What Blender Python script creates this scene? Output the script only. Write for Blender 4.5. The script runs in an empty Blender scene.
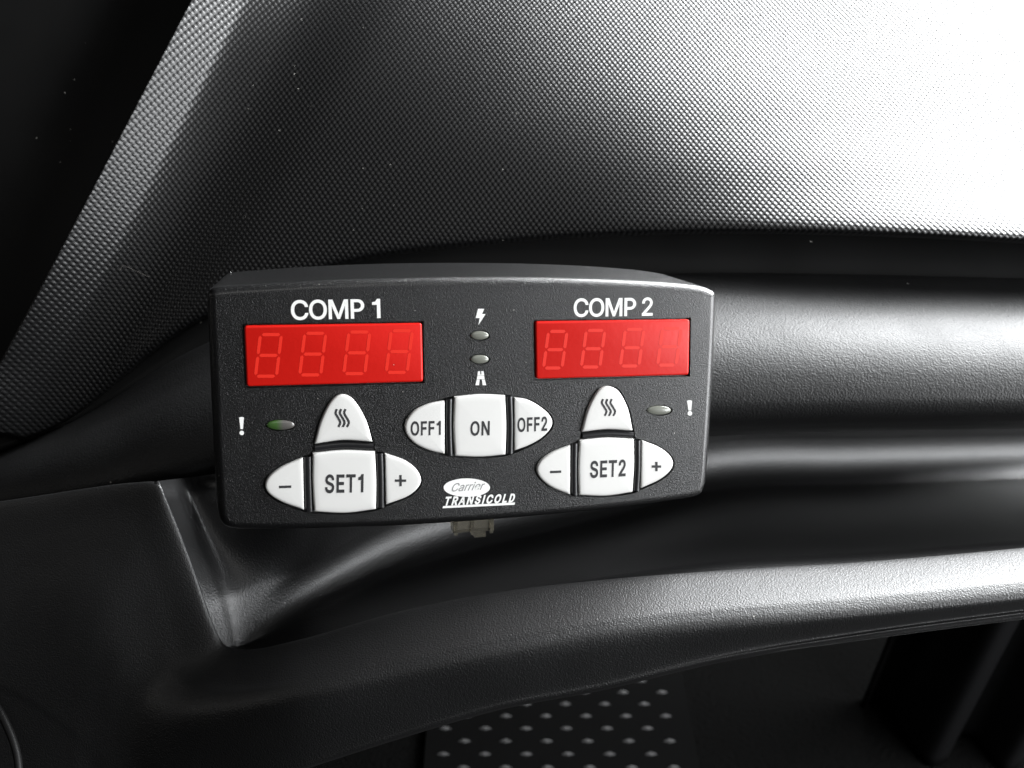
import bpy, bmesh, math, random
import numpy as np
from mathutils import Matrix, Vector

random.seed(4)
rng = np.random.default_rng(4)
S = bpy.context.scene
COL = S.collection
R = math.radians

# ------------------------------------------------------------------ camera
PITCH = R(35.0)
FOC, CX, CY = 900.0, 512.0, 384.0
CAM = Vector((0.0, 0.0, 0.62))
ROT = Matrix(((1, 0, 0),
              (0, math.sin(PITCH), -math.cos(PITCH)),
              (0, math.cos(PITCH), math.sin(PITCH))))
cam_d = bpy.data.cameras.new('camera')
cam_d.sensor_width = 36.0
cam_d.lens = 36.0 * FOC / 1024.0
cam_d.clip_start, cam_d.clip_end = 0.01, 50.0
cam_o = bpy.data.objects.new('camera', cam_d)
COL.objects.link(cam_o)
cam_o.matrix_world = Matrix.Translation(CAM) @ ROT.to_4x4()
S.camera = cam_o
cam_d.dof.use_dof = True
cam_d.dof.focus_distance = 0.236
cam_d.dof.aperture_fstop = 20.0


def W(c):
    """view-aligned millimetres -> world metres"""
    return CAM + ROT @ (Vector(c) * 0.001)


def at(px, py, z):
    """photo measurement at a given distance (mm, negative) -> view-aligned mm"""
    return np.array([(px - CX) / FOC * -z, (CY - py) / FOC * -z, z])


# ------------------------------------------------------------------ world, lamps, exposure
wd = bpy.data.worlds.new('World')
S.world = wd
wd.use_nodes = True
wd.node_tree.nodes['Background'].inputs[0].default_value = (0.9, 0.95, 1.0, 1)
wd.node_tree.nodes['Background'].inputs[1].default_value = WORLD_STRENGTH = 0.003
S.view_settings.view_transform = 'Standard'
S.view_settings.look = 'None'
S.view_settings.exposure = 0.0
S.view_settings.gamma = 1.0
S.render.engine = 'CYCLES'
S.cycles.max_bounces = 6
S.cycles.use_denoising = True


def lamp(name, pos, target, sx, sy, power, col):
    d = bpy.data.lights.new(name, 'AREA')
    d.shape = 'RECTANGLE'
    d.size, d.size_y = sx, sy
    d.energy = power
    d.color = col
    o = bpy.data.objects.new(name, d)
    COL.objects.link(o)
    p, t = W(pos), W(target)
    o.location = p
    o.rotation_euler = (t - p).to_track_quat('-Z', 'Y').to_euler()
    return o


lamp('windscreen_light', (555, 620, -340), (40, 0, -270), 0.82, 0.34, 45.0, (0.965, 0.985, 1.0))
lamp('side_window_light', (800, -50, 90), (40, 0, -260), 0.70, 0.34, 13.5, (0.96, 0.98, 1.0))
lamp('cabin_fill_light', (150, 420, 760), (0, 0, -240), 0.5, 0.35, 1.0, (1.0, 0.99, 0.97))  # weak fill lamp added above and behind the camera
lamp('left_rim_light', (-880, 160, 60), (-20, 0, -250), 0.12, 0.10, 0.28, (1.0, 0.98, 0.95))  # small lamp added to brighten the housing's left rim

# ------------------------------------------------------------------ device pose (mm, view-aligned frame)
rx, ry, rz = R(8.17), R(13.51), R(-0.19)
DROT = (Matrix.Rotation(rx, 3, 'X') @ Matrix.Rotation(ry, 3, 'Y') @ Matrix.Rotation(rz, 3, 'Z'))
DPOS = Vector((-8.22, -0.56, -232.67))
DM = np.array(DROT)


def F(px, py, h=0.0):
    """photo measurement -> (u, v) mm on the controller's face plane (at height h above it)"""
    d = np.array([(px - CX) / FOC, (CY - py) / FOC, -1.0])
    o = DM.T @ (-np.array(DPOS))
    dd = DM.T @ d
    t = (h - o[2]) / dd[2]
    p = o + t * dd
    return np.array([p[0], p[1]])


def FF(pts, h=0.0):
    return [F(x, y, h) for x, y in pts]


# ------------------------------------------------------------------ materials
def mat(name, base, rough=0.45, spec=0.5, grain=None, dust=0.0, coat=0.0, extra=None, wear=0.0, dust_scale=420):
    """grain: list of (scale per metre, strength, distance m)"""
    m = bpy.data.materials.new(name)
    m.use_nodes = True
    nt = m.node_tree
    b = nt.nodes['Principled BSDF']
    b.inputs['Base Color'].default_value = (*base, 1)
    b.inputs['Roughness'].default_value = rough
    b.inputs['Specular IOR Level'].default_value = spec
    b.inputs['Coat Weight'].default_value = coat
    b.inputs['Coat Roughness'].default_value = 0.2
    L = nt.links.new
    tc = nt.nodes.new('ShaderNodeTexCoord')
    prev = None
    for sc, st, di in (grain or []):
        n = nt.nodes.new('ShaderNodeTexNoise')
        n.inputs['Scale'].default_value = sc
        n.inputs['Detail'].default_value = 2.0
        L(tc.outputs['Object'], n.inputs['Vector'])
        bp = nt.nodes.new('ShaderNodeBump')
        bp.inputs['Strength'].default_value = st
        bp.inputs['Distance'].default_value = di
        L(n.outputs['Fac'], bp.inputs['Height'])
        if prev:
            L(prev, bp.inputs['Normal'])
        prev = bp.outputs['Normal']
    if prev:
        L(prev, b.inputs['Normal'])
    if wear > 0:
        n = nt.nodes.new('ShaderNodeTexNoise')
        n.inputs['Scale'].default_value = 45
        n.inputs['Detail'].default_value = 5
        L(tc.outputs['Object'], n.inputs['Vector'])
        mr = nt.nodes.new('ShaderNodeMapRange')
        mr.inputs['From Min'].default_value, mr.inputs['From Max'].default_value = 0.3, 0.7
        mr.inputs['To Min'].default_value, mr.inputs['To Max'].default_value = rough - wear, rough + wear
        L(n.outputs['Fac'], mr.inputs['Value'])
        L(mr.outputs['Result'], b.inputs['Roughness'])
    if dust > 0:
        v = nt.nodes.new('ShaderNodeTexVoronoi')
        v.inputs['Scale'].default_value = dust_scale
        L(tc.outputs['Object'], v.inputs['Vector'])
        sep = nt.nodes.new('ShaderNodeSeparateColor')
        L(v.outputs['Color'], sep.inputs['Color'])
        # speck size differs from cell to cell; most cells hold none
        mr = nt.nodes.new('ShaderNodeMapRange')
        mr.inputs['From Min'].default_value, mr.inputs['From Max'].default_value = 1.0 - dust, 1.0
        mr.inputs['To Min'].default_value, mr.inputs['To Max'].default_value = 0.0, 0.13
        L(sep.outputs['Red'], mr.inputs['Value'])
        lt = nt.nodes.new('ShaderNodeMath')
        lt.operation = 'LESS_THAN'
        L(v.outputs['Distance'], lt.inputs[0])
        L(mr.outputs['Result'], lt.inputs[1])
        mx = nt.nodes.new('ShaderNodeMix')
        mx.data_type = 'RGBA'
        mx.inputs['A'].default_value = (*base, 1)
        mx.inputs['B'].default_value = (0.42, 0.41, 0.38, 1)
        L(lt.outputs[0], mx.inputs['Factor'])
        L(mx.outputs['Result'], b.inputs['Base Color'])
    if extra:
        extra(nt, b, L, tc)
    return m


def dimple(nt, b, L, tc):
    """hexagonal raised dots from UV in millimetres"""
    uv = nt.nodes.new('ShaderNodeUVMap')
    PX, PY = 2.05, 1.38 * 2

    def cell(ox, oy):
        a = nt.nodes.new('ShaderNodeVectorMath'); a.operation = 'ADD'
        a.inputs[1].default_value = (ox * PX + 500 * PX, oy * PY + 500 * PY, 0)
        L(uv.outputs['UV'], a.inputs[0])
        d = nt.nodes.new('ShaderNodeVectorMath'); d.operation = 'DIVIDE'
        d.inputs[1].default_value = (PX, PY, 1)
        L(a.outputs[0], d.inputs[0])
        f = nt.nodes.new('ShaderNodeVectorMath'); f.operation = 'FRACTION'
        L(d.outputs[0], f.inputs[0])
        s = nt.nodes.new('ShaderNodeVectorMath'); s.operation = 'SUBTRACT'
        s.inputs[1].default_value = (0.5, 0.5, 0)
        L(f.outputs[0], s.inputs[0])
        mlt = nt.nodes.new('ShaderNodeVectorMath'); mlt.operation = 'MULTIPLY'
        mlt.inputs[1].default_value = (PX, PY, 0)
        L(s.outputs[0], mlt.inputs[0])
        ln = nt.nodes.new('ShaderNodeVectorMath'); ln.operation = 'LENGTH'
        L(mlt.outputs[0], ln.inputs[0])
        return ln.outputs['Value']
    a, c = cell(0, 0), cell(0.5, 0.5)
    mn = nt.nodes.new('ShaderNodeMath'); mn.operation = 'MINIMUM'
    L(a, mn.inputs[0]); L(c, mn.inputs[1])
    mr = nt.nodes.new('ShaderNodeMapRange')
    mr.interpolation_type = 'SMOOTHSTEP'
    mr.inputs['From Min'].default_value, mr.inputs['From Max'].default_value = 0.1, 1.0
    mr.inputs['To Min'].default_value, mr.inputs['To Max'].default_value = 1.0, 0.0
    L(mn.outputs[0], mr.inputs['Value'])
    bp = nt.nodes.new('ShaderNodeBump')
    bp.inputs['Strength'].default_value = 0.75
    bp.inputs['Distance'].default_value = 0.00023
    L(mr.outputs['Result'], bp.inputs['Height'])
    if b.inputs['Normal'].is_linked:
        L(b.inputs['Normal'].links[0].from_socket, bp.inputs['Normal'])
    L(bp.outputs['Normal'], b.inputs['Normal'])


GR = [(1700, 0.75, 0.00024), (520, 0.25, 0.0003)]
M = {
    'housing': mat('black_housing_plastic', (0.006, 0.006, 0.0062), 0.29, 0.5, [(3600, 0.9, 0.00016), (1700, 0.5, 0.00014)], dust=0.03, dust_scale=900, coat=0.5),
    'pad': mat('dotted_pad_vinyl', (0.005, 0.005, 0.0053), 0.37, 0.56, [(600, 0.1, 0.0001)], dust=0.03, extra=dimple, dust_scale=620),
    'grain': mat('grained_dash_plastic', (0.007, 0.007, 0.0073), 0.52, 0.42, GR, dust=0.004, wear=0.04),
    'lip': mat('satin_grained_plastic', (0.007, 0.007, 0.0073), 0.46, 0.85, [(2400, 0.7, 0.00022), (4200, 0.4, 0.0001)], dust=0.004, wear=0.03),
    'smooth': mat('smooth_black_plastic', (0.009, 0.009, 0.009), 0.5, 0.25, [(1800, 0.2, 0.0001)], dust=0.1, wear=0.05, dust_scale=330),
    'recess': mat('fine_black_plastic', (0.006, 0.006, 0.0063), 0.37, 0.75, [(1900, 0.5, 0.00016), (3200, 0.4, 0.0001)], dust=0.002),
    'button': mat('white_rubber', (0.66, 0.655, 0.635), 0.5, 0.4, [(900, 0.06, 0.0001)], wear=0.06),
    'divider': mat('black_rubber', (0.012, 0.012, 0.013), 0.3, 0.5, [(900, 0.08, 0.0001)]),
    'display': mat('red_display_plastic', (0.56, 0.008, 0.004), 0.40, 0.3, [(900, 0.25, 0.0001)], dust=0.03, dust_scale=900),
    'segment': mat('pale_red_segment', (0.72, 0.026, 0.014), 0.36, 0.4),
    'segment_faint': mat('faint_red_segment', (0.66, 0.022, 0.012), 0.40, 0.3),
    'print_white': mat('white_print', (0.82, 0.82, 0.80), 0.55, 0.3),
    'print_dark': mat('dark_grey_print', (0.03, 0.03, 0.032), 0.55, 0.3),
    'print_grey': mat('pale_grey_print', (0.25, 0.25, 0.25), 0.55, 0.3),
    'lens': mat('grey_lamp_lens', (0.17, 0.175, 0.15), 0.28, 0.5, coat=0.4),
    'rubber': mat('black_mat_rubber', (0.004, 0.004, 0.004), 0.7, 0.05, [(500, 0.2, 0.0004)]),
    'stud': mat('stud_glint_rubber', (0.14, 0.14, 0.14), 0.45, 0.4, [(500, 0.2, 0.0003)]),  # pale base colour stands in for light glinting on the black studs
    'carpet': mat('black_carpet', (0.0035, 0.0035, 0.0034), 0.95, 0.1, [(900, 1.0, 0.002), (260, 0.8, 0.003)]),
    'gloss': mat('glossy_black_plastic', (0.008, 0.008, 0.0085), 0.36, 0.4, [(60, 0.1, 0.002)]),
    'clip': mat('clear_amber_plastic', (0.10, 0.09, 0.065), 0.2, 0.5, coat=0.5),
    'lint': mat('grey_lint', (0.08, 0.075, 0.07), 0.9, 0.1),
}


def green_die(nt, b, L, tc):
    """a green diode seen through the left part of the lens"""
    s = nt.nodes.new('ShaderNodeSeparateXYZ')
    L(tc.outputs['Generated'], s.inputs[0])
    mr = nt.nodes.new('ShaderNodeMapRange')
    mr.inputs['From Min'].default_value, mr.inputs['From Max'].default_value = 0.35, 0.6
    L(s.outputs['X'], mr.inputs['Value'])
    mx = nt.nodes.new('ShaderNodeMix')
    mx.data_type = 'RGBA'
    mx.inputs['A'].default_value = (0.045, 0.10, 0.025, 1)
    mx.inputs['B'].default_value = (0.09, 0.085, 0.08, 1)
    L(mr.outputs['Result'], mx.inputs['Factor'])
    L(mx.outputs['Result'], b.inputs['Base Color'])


for m_ in ('clip',):
    M[m_].node_tree.nodes['Principled BSDF'].inputs['Base Color'].default_value = (0.45, 0.42, 0.34, 1)
    M[m_].node_tree.nodes['Principled BSDF'].inputs['Transmission Weight'].default_value = 0.9
M['lens_green'] = mat('green_tinted_lamp_lens', (0.2, 0.25, 0.15), 0.28, 0.5, coat=0.4, extra=green_die)


# ------------------------------------------------------------------ mesh helpers
def link(name, verts, faces, m, parent=None, smooth=True, uvs=None, sharp=None):
    me = bpy.data.meshes.new(name)
    me.from_pydata([tuple(float(c) for c in v) for v in verts], [], [tuple(f) for f in faces])
    me.materials.append(m)
    if smooth:
        me.polygons.foreach_set('use_smooth', [True] * len(me.polygons))
    if uvs is not None:
        ul = me.uv_layers.new(name='UVMap')
        for lp in me.loops:
            ul.data[lp.index].uv = uvs[lp.vertex_index]
    if sharp is not None:
        me.set_sharp_from_angle(angle=R(sharp))
    me.update()
    o = bpy.data.objects.new(name, me)
    COL.objects.link(o)
    if parent is not None:
        o.parent = parent
    return o


def root(name, label, cat, loc=None, mw=None, group=None):
    o = bpy.data.objects.new(name, None)
    o.empty_display_size = 0.02
    COL.objects.link(o)
    if mw is not None:
        o.matrix_world = mw
    else:
        o.location = loc
    tag(o, label, cat, group)
    return o


def tag(o, label, cat, group=None):
    o['label'] = label
    o['category'] = cat
    if group:
        o['group'] = group
    return o


def cr(P, n, closed=False):
    """centripetal Catmull-Rom through the rows of P (k, d) -> (n*(k-1)+1, d); no loops or overshoot"""
    P = np.asarray(P, float)
    if closed:
        P = np.concatenate([P, P[:1]])
    k = len(P)
    E = np.concatenate([[P[-2]], P, [P[1]]]) if closed else np.concatenate([[2 * P[0] - P[1]], P, [2 * P[-1] - P[-2]]])
    out = []
    for i in range(k - 1):
        p = E[i:i + 4]
        d = [max(np.linalg.norm(p[a + 1] - p[a]), 1e-6) ** 0.5 for a in range(3)]
        t0, t1, t2, t3 = 0, d[0], d[0] + d[1], d[0] + d[1] + d[2]
        for j in range(n):
            t = t1 + (t2 - t1) * j / n
            a1 = (t1 - t) / (t1 - t0) * p[0] + (t - t0) / (t1 - t0) * p[1]
            a2 = (t2 - t) / (t2 - t1) * p[1] + (t - t1) / (t2 - t1) * p[2]
            a3 = (t3 - t) / (t3 - t2) * p[2] + (t - t2) / (t3 - t2) * p[3]
            b1 = (t2 - t) / (t2 - t0) * a1 + (t - t0) / (t2 - t0) * a2
            b2 = (t3 - t) / (t3 - t1) * a2 + (t - t1) / (t3 - t1) * a3
            out.append((t2 - t) / (t2 - t1) * b1 + (t - t1) / (t2 - t1) * b2)
    if not closed:
        out.append(P[-1])
    return np.array(out)


def skin(name, rails, m, rt, nu=10, nv=8, thick=2.0, flat_uv=None):
    """loft a dashboard skin through rails of (px, py, z); rails run along, first rail lowest; a real 2 mm shell"""
    G = np.array([[at(*p) for p in r] for r in rails])          # rails x stations x 3
    A = np.array([cr(r, nu) for r in G])                        # along
    B = np.array([cr(A[:, j], nv) for j in range(A.shape[1])])  # across: stations x rows x 3
    n, k = B.shape[:2]
    # arc-length uv in mm
    du = np.concatenate([np.zeros((1, k)), np.cumsum(np.linalg.norm(np.diff(B, axis=0), axis=2), axis=0)])
    dv = np.concatenate([np.zeros((n, 1)), np.cumsum(np.linalg.norm(np.diff(B, axis=1), axis=2), axis=1)], axis=1)
    uv = np.stack([du, dv], 2).reshape(-1, 2)
    if flat_uv is not None:
        ca, sa = math.cos(flat_uv), math.sin(flat_uv)
        uv = np.stack([B[..., 0] * ca - B[..., 1] * sa, B[..., 0] * sa + B[..., 1] * ca], 2).reshape(-1, 2)
    base = rt.location
    V = [W(p) - base for p in B.reshape(-1, 3)]
    Fc = [(i * k + j, (i + 1) * k + j, (i + 1) * k + j + 1, i * k + j + 1) for i in range(n - 1) for j in range(k - 1)]
    o = link(name, V, Fc, m, rt, True, uv)
    if thick:
        md = o.modifiers.new('shell', 'SOLIDIFY')
        md.thickness = thick * 0.001
        md.offset = -1.0
    return o

# ================================================================== the dashboard
dash = root('dashboard', 'black grained vehicle dashboard with dotted pad, rounded ledge and open cubby behind the controller', 'dashboard', W((0, -40, -330)))

# dotted pad: raised lip along the left border, then a broad face that leans back towards the windscreen
rowb = [None, (-30, 425), (47, 277), (110, 156), (180, 22), (250, -112), (310, -227), (330, -262)]     # left border line
lean_l = [0, 0, 1, 3, 8, 17, 30, 260]    # recession in mm at the left of the face, by row
lean_r = [0, 0, 16, 34, 58, 86, 114, 340]   # and at the right; the last row is the level top running on to the windscreen
ys = [None, 0.0, 52, 112, 205, 320, 430, 450]
rails = []
for k in range(1, 8):
    bx, by = rowb[k]
    zl = -314 - lean_l[k]
    row = [(bx, by, zl + 9), (bx + 14, by + 3, zl + 6.1), (bx + 28, by + 5, zl + 3.2), (bx + 42, by + 7, zl + 0.3), (bx + 54, by + 9, zl - 2)]
    x0, y0 = bx + 100, by + 12
    for g in (0, 0.09, 0.2, 0.32, 0.44, 0.57, 0.7, 0.84, 1.0):
        px = x0 + (1420 - x0) * g
        f = min(max((px - (390, 390, 370, 325, 250, 170, 120, 120)[k]) / 580.0, 0), 1.0)
        f = f * f * (3 - 2 * f)
        lean = lean_l[k] + (lean_r[k] - lean_l[k]) * f
        b = np.interp(px, [60, 140, 210, 330, 480, 700, 860, 1024, 1200, 1420], [400, 330, 268, 244, 233, 226, 229, 237, 248, 262])
        w = (1 - g) ** 8 * 0.5
        row.append((px, (b - ys[k]) * (1 - w) + y0 * w, -296 - lean - (1 - f) * 24))
    rails.append(row)
lowest = [(x, y + 2.5, z - 0.6) for x, y, z in rails[0]]
under = [(x, y + 6, z - 5) for x, y, z in rails[0]]
under2 = [(x, y + 6, z - 18) for x, y, z in rails[0]]
skin('textured_pad', [under2, under, lowest] + rails, M['pad'], dash, 14, 8, flat_uv=R(4))

# plain panel to the left of the pad
skin('side_panel', [[(x, y, z - 14) for x in (-420, -260, -100)] + [(min(xe - 60, 40), y, z - 14), (xe, y + 8, z - 17)] for y, xe, z in
                    ((640, 60, -318), (500, 10, -316), (425, 0, -315), (277, 77, -315), (156, 140, -318), (22, 210, -326), (-112, 280, -338), (-260, 350, -352))], M['smooth'], dash, 6, 6)

# recessed strip between pad and ledge
fx = [-60, 60, 140, 210, 330, 480, 700, 860, 1024, 1200, 1400]
fb = [470, 424, 384, 350, 310, 290, 283, 285, 289, 294, 300]
ft = [430, 392, 322, 260, 236, 225, 218, 221, 229, 240, 254]
skin('fascia_strip', [[(x, y + 1.5, -322) for x, y in zip(fx, fb)], [(x, (y + t) / 2, -326) for x, y, t in zip(fx, fb, ft)],
                      [(x, t, -334) for x, t in zip(fx, ft)]], M['smooth'], dash, 8, 4)

# rounded ledge the controller is fixed to
rxs = [-160, 0, 100, 200, 320, 500, 700, 860, 1024, 1220, 1420]
rt_ = [472, 438, 402, 347, 302, 281, 274, 275.5, 279.5, 285, 292]
rb_ = [534, 514, 502, 486, 456, 438, 426, 421, 419, 416, 412]
prof = [(1.07, None), (1.05, -300), (1.03, -288), (1.0, -277), (0.95, -269.5), (0.85, -266), (0.70, -267), (0.55, -270.3), (0.42, -275.7), (0.30, -284), (0.20, -294), (0.10, -304), (0.0, -315), (0.0, -325)]
rails = []
for f, z in prof:
    rails.append([(x, t + (b - t) * f, (z if z is not None else float(np.interp(x, [200, 500, 720, 1024], [-275, -316, -346, -378]))) + float(np.interp(x, [-160, 0, 100, 200, 320], [-60, -30, -13, -2, 0]))) for x, t, b in zip(rxs, rt_, rb_)])
skin('padded_ledge', rails, M['grain'], dash, 10, 6)

# open cubby under the ledge
sx = [305, 393, 475, 600, 720, 860, 1024, 1220, 1420]
ZC = [-271, -291, -308, -330, -350, -370, -388, -400, -408]       # the back wall falls away towards the right
YC = [587, 541, 515, 487, 461, 457, 453, 448, 440]                # where wall and floor meet in a soft fillet
RC = [11, 13, 14, 14, 14, 14, 14, 14, 14]                         # its radius in mm
YT = [462, 450, 442, 432, 422, 418, 415, 412, 406]
YB = [650, 632, 610, 592, 580, 572, 558, 540, 520]


def mix(a, b, t):
    return tuple(p + (q - p) * t for p, q in zip(a, b))


rails = []
for phi, t in ((None, 0.0), (62, 0.025), (48, 0.045), (34, 0.065), (20, 0.085), (6, 0.11), (-10, 0.15), (-24, 0.21), (-34, 0.30), (999, 1.0)):
    foot = (float(np.interp(t, [0, 0.11, 0.3, 1], [242, 239, 231, 184])), float(np.interp(t, [0, 0.11, 0.3, 1], [650, 630, 590, 478])))
    rim = mix((220, 652), (158, 481), t)
    deep = float(np.interp(t, [0, 0.025, 0.3, 0.6, 1], [-254, -256.5, -258.5, -262, -268]))
    row = [(*rim, -250.5), (*mix(rim, foot, 0.5), (deep - 250.5) / 2), (*foot, deep)]
    for px, zc, yc, r, yb, yt in zip(sx, ZC, YC, RC, YB, YT):
        if phi is None:
            row.append((px, yb, -254))
            continue
        ph, p0 = R(phi if phi < 900 else -34), R(6)
        ym = (CY - yc) / FOC * -zc
        y = ym + r * (math.sin(p0) - math.sin(ph))
        z = zc + r * (math.cos(p0) - math.cos(ph))
        if phi > 900:
            rise = (CY - yt) / FOC * -z - y
            y, z = y + rise, z + rise * math.tan(-ph) * 0.8
            y = (CY - yt) / FOC * -z
        row.append((px, CY - y / -z * FOC, z))
    rails.append(row)
skin('storage_cubby', rails, M['recess'], dash, 10, 6)

# lower lip and the plain face to the left of the cubby
lx = [300, 400, 500, 600, 720, 860, 1024, 1220, 1420]
y0 = [640, 612, 592.5, 580.5, 571, 562.5, 548, 527, 500]
y2 = [683, 660, 638.5, 621, 608.5, 597, 580, 558, 531]


def lip(left, ys_, zs_):
    return left + [(x, y, z) for x, y, z in zip(lx, ys_, zs_)]


L0 = lip([(-160, 522, -256), (0, 502, -254), (135, 483, -251), (158, 484, -250.5), (166, 500, -250), (190, 560, -250), (214, 628, -249), (224, 645, -248.5), (245, 650, -247)], y0, [-240.5, -238.5] + [-237.5] * 7)
L1 = lip([(-160, 545, -255), (0, 525, -253), (122, 505, -250.5), (143, 508, -250), (151, 524, -249.7), (172, 578, -249.5), (194, 642, -248.4), (205, 660, -246.5), (230, 672, -242)],
         [a * 0.5 + b * 0.5 for a, b in zip(y0, y2)], [-233.5, -231.5] + [-230.7] * 7)
L1b = lip([(-160, 560, -254.6), (0, 546, -252.6), (110, 522, -250.3), (130, 527, -249.8), (139, 542, -249.4), (159, 594, -249), (181, 653, -247.5), (193, 671, -245), (222, 682, -239)],
          [a * 0.12 + b * 0.88 for a, b in zip(y0, y2)], [-227.3, -225.2] + [-224.6] * 7)
L2 = lip([(-160, 585, -254), (0, 575, -252), (95, 545, -250), (114, 552, -249.5), (124, 568, -249), (142, 615, -248.5), (163, 668, -246.5), (178, 685, -243), (212, 694, -236)], [b + 4 for b in y2], [-225.2, -223.2] + [-222.6] * 7)
L3 = lip([(-160, 625, -253), (0, 620, -251), (70, 595, -249), (84, 604, -248.5), (94, 620, -248), (112, 660, -247), (140, 702, -245), (160, 714, -241), (202, 716, -234)], [b + 18 for b in y2], [-224, -222] + [-221] * 7)
L4 = lip([(-160, 900, -250), (-20, 890, -249), (45, 865, -247.5), (58, 862, -247), (68, 858, -246.5), (95, 842, -246), (130, 822, -244), (160, 810, -241), (215, 790, -236)],
         [763, 731, 702, 683, 655, 632, 610, 586, 560], [-229, -227] + [-226] * 7)
Lm = [(x, y + 0.5, z - 2) for x, y, z in L0]
Lb = [(x, y + 3, z + 0.9 * min(max((x - 650) / 260.0, 0), 1)) for x, y, z in L4]
L5 = [(x, y + 6, z - 0.6) for x, y, z in L4]
L6 = [(x, y + 7, z - 12) for x, y, z in L4]
L7 = [(x, y - 12, z - 60) for x, y, z in L4]
skin('lower_lip', [L7, L6, L5, Lb, L4, L3, L2, L1b, L0, Lm], M['lip'], dash, 10, 8)


def tube(name, pts, r, m, rt, seg=8, n=6, world=False):
    P = cr(pts, n)
    base = rt.location if rt is not None else Vector((0, 0, 0))
    Q = [W(at(*p)) - base for p in P]
    V, Fc = [], []
    for i, q in enumerate(Q):
        d = (Q[min(i + 1, len(Q) - 1)] - Q[max(i - 1, 0)]).normalized()
        a = d.orthogonal().normalized()
        if i:
            a = (pa - d * pa.dot(d)).normalized()
        pa = a
        b = d.cross(a)
        rr = r * (0.5 if i in (0, len(Q) - 1) else 1.0)
        for s in range(seg):
            th = 2 * math.pi * s / seg
            V.append(q + (a * math.cos(th) + b * math.sin(th)) * rr)
    for i in range(len(Q) - 1):
        for s in range(seg):
            Fc.append((i * seg + s, i * seg + (s + 1) % seg, (i + 1) * seg + (s + 1) % seg, (i + 1) * seg + s))
    Fc.append(tuple(range(seg))[::-1])
    Fc.append(tuple(range((len(Q) - 1) * seg, len(Q) * seg)))
    return link(name, V, Fc, m, rt)


tube('edge_bead', [(-60, 640, -262), (-12, 694, -246), (8, 728, -241), (18, 760, -238), (18, 800, -236), (10, 850, -236)], 0.0010, M['smooth'], dash)

# ================================================================== the footwell, half a metre below
def ground(px, py, h=0.0):
    d = ROT @ Vector(((px - CX) / FOC, (CY - py) / FOC, -1.0))
    t = (h - CAM.z) / d.z
    return CAM + d * t


fl = link('floor', [(-1.2, -0.2, 0), (1.2, -0.2, 0), (1.2, 1.2, 0), (-1.2, 1.2, 0)], [(0, 1, 2, 3)], M['carpet'])
fl['kind'] = 'structure'

# rubber mat with raised lozenges
a, b = ground(420, 800, 0.012), ground(690, 800, 0.012)
MX0, MX1, MY0, MY1 = a.x, b.x + 0.012, ground(500, 830).y, ground(500, 600).y
mat_o, stud_bm = bmesh.new(), bmesh.new()


def box(bm, x0, x1, y0, y1, z0, z1):
    v = [bm.verts.new(c) for c in ((x0, y0, z0), (x1, y0, z0), (x1, y1, z0), (x0, y1, z0), (x0, y0, z1), (x1, y0, z1), (x1, y1, z1), (x0, y1, z1))]
    for f in ((3, 2, 1, 0), (4, 5, 6, 7), (0, 1, 5, 4), (1, 2, 6, 5), (2, 3, 7, 6), (3, 0, 4, 7)):
        bm.faces.new([v[i] for i in f])


box(mat_o, MX0, MX1, MY0, MY1, 0.001, 0.008)
sxp, syp = 0.031, 0.0108
j = 0
y = MY0 + 0.01
while y < MY1 - 0.01:
    x = MX0 + 0.014 + (sxp / 2 if j % 2 else 0)
    while x < MX1 - 0.012:
        hw, hl, h = 0.0050, 0.0013, 0.0022
        q = [stud_bm.verts.new((x + sx_ * s * hw, y + sy_ * s * hl, 0.0079 + zz)) for s, zz in ((1.0, 0), (0.55, h)) for sx_, sy_ in ((-1, 0), (0, -1), (1, 0), (0, 1))]
        for i in range(4):
            stud_bm.faces.new((q[i], q[(i + 1) % 4], q[4 + (i + 1) % 4], q[4 + i]))
        stud_bm.faces.new(q[4:])
        x += sxp
    y += syp
    j += 1
me = bpy.data.meshes.new('floor_mat')
mat_o.to_mesh(me)
me.materials.append(M['rubber'])
sm = bpy.data.meshes.new('studs')
stud_bm.to_mesh(sm)
sm.materials.append(M['stud'])
fm = bpy.data.objects.new('floor_mat', me)
COL.objects.link(fm)
so = bpy.data.objects.new('stud_pattern', sm)
COL.objects.link(so)
so.parent = fm
tag(fm, 'black rubber floor mat with raised lozenge studs in the dark footwell', 'floor mat')

# kick panel with two moulded folds at the right of the footwell
kp0 = ground(885, 760)
kp = root('kick_panel', 'glossy black moulded trim panel standing at the right side of the footwell', 'trim panel', kp0)
zs = [0.0, 0.05, 0.16, 0.30, 0.40]
pr = [(0.0, 0.0), (0.012, 0.004), (0.018, 0.03), (0.030, 0.055), (0.046, 0.050), (0.056, 0.030), (0.072, 0.034), (0.084, 0.060), (0.102, 0.052), (0.112, 0.028), (0.14, 0.02), (0.30, 0.0)]
G = np.array([[(x + 0.03 * z, -y + 0.05, z) for x, y in pr] for z in zs])
A = np.array([cr(r, 6) for r in G])
B = np.array([cr(A[:, j], 4) for j in range(A.shape[1])])
n, k = B.shape[:2]
kpo = link('moulded_face', B.reshape(-1, 3), [(i * k + j, (i + 1) * k + j, (i + 1) * k + j + 1, i * k + j + 1) for i in range(n - 1) for j in range(k - 1)], M['gloss'], kp)
md = kpo.modifiers.new('shell', 'SOLIDIFY'); md.thickness = 0.003; md.offset = -1
G = np.array([[(-0.004 + 0.03 * z, 0.047, z), (-0.001 + 0.03 * z, 0.044, z), (0.002 + 0.03 * z, 0.047, z)] for z in zs])
kb = link('edge_strip', [tuple(p) for r in G for p in r], [(i * 3 + j, i * 3 + j + 1, i * 3 + j + 4, i * 3 + j + 3) for i in range(4) for j in range(2)], M['smooth'], kp)
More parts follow.
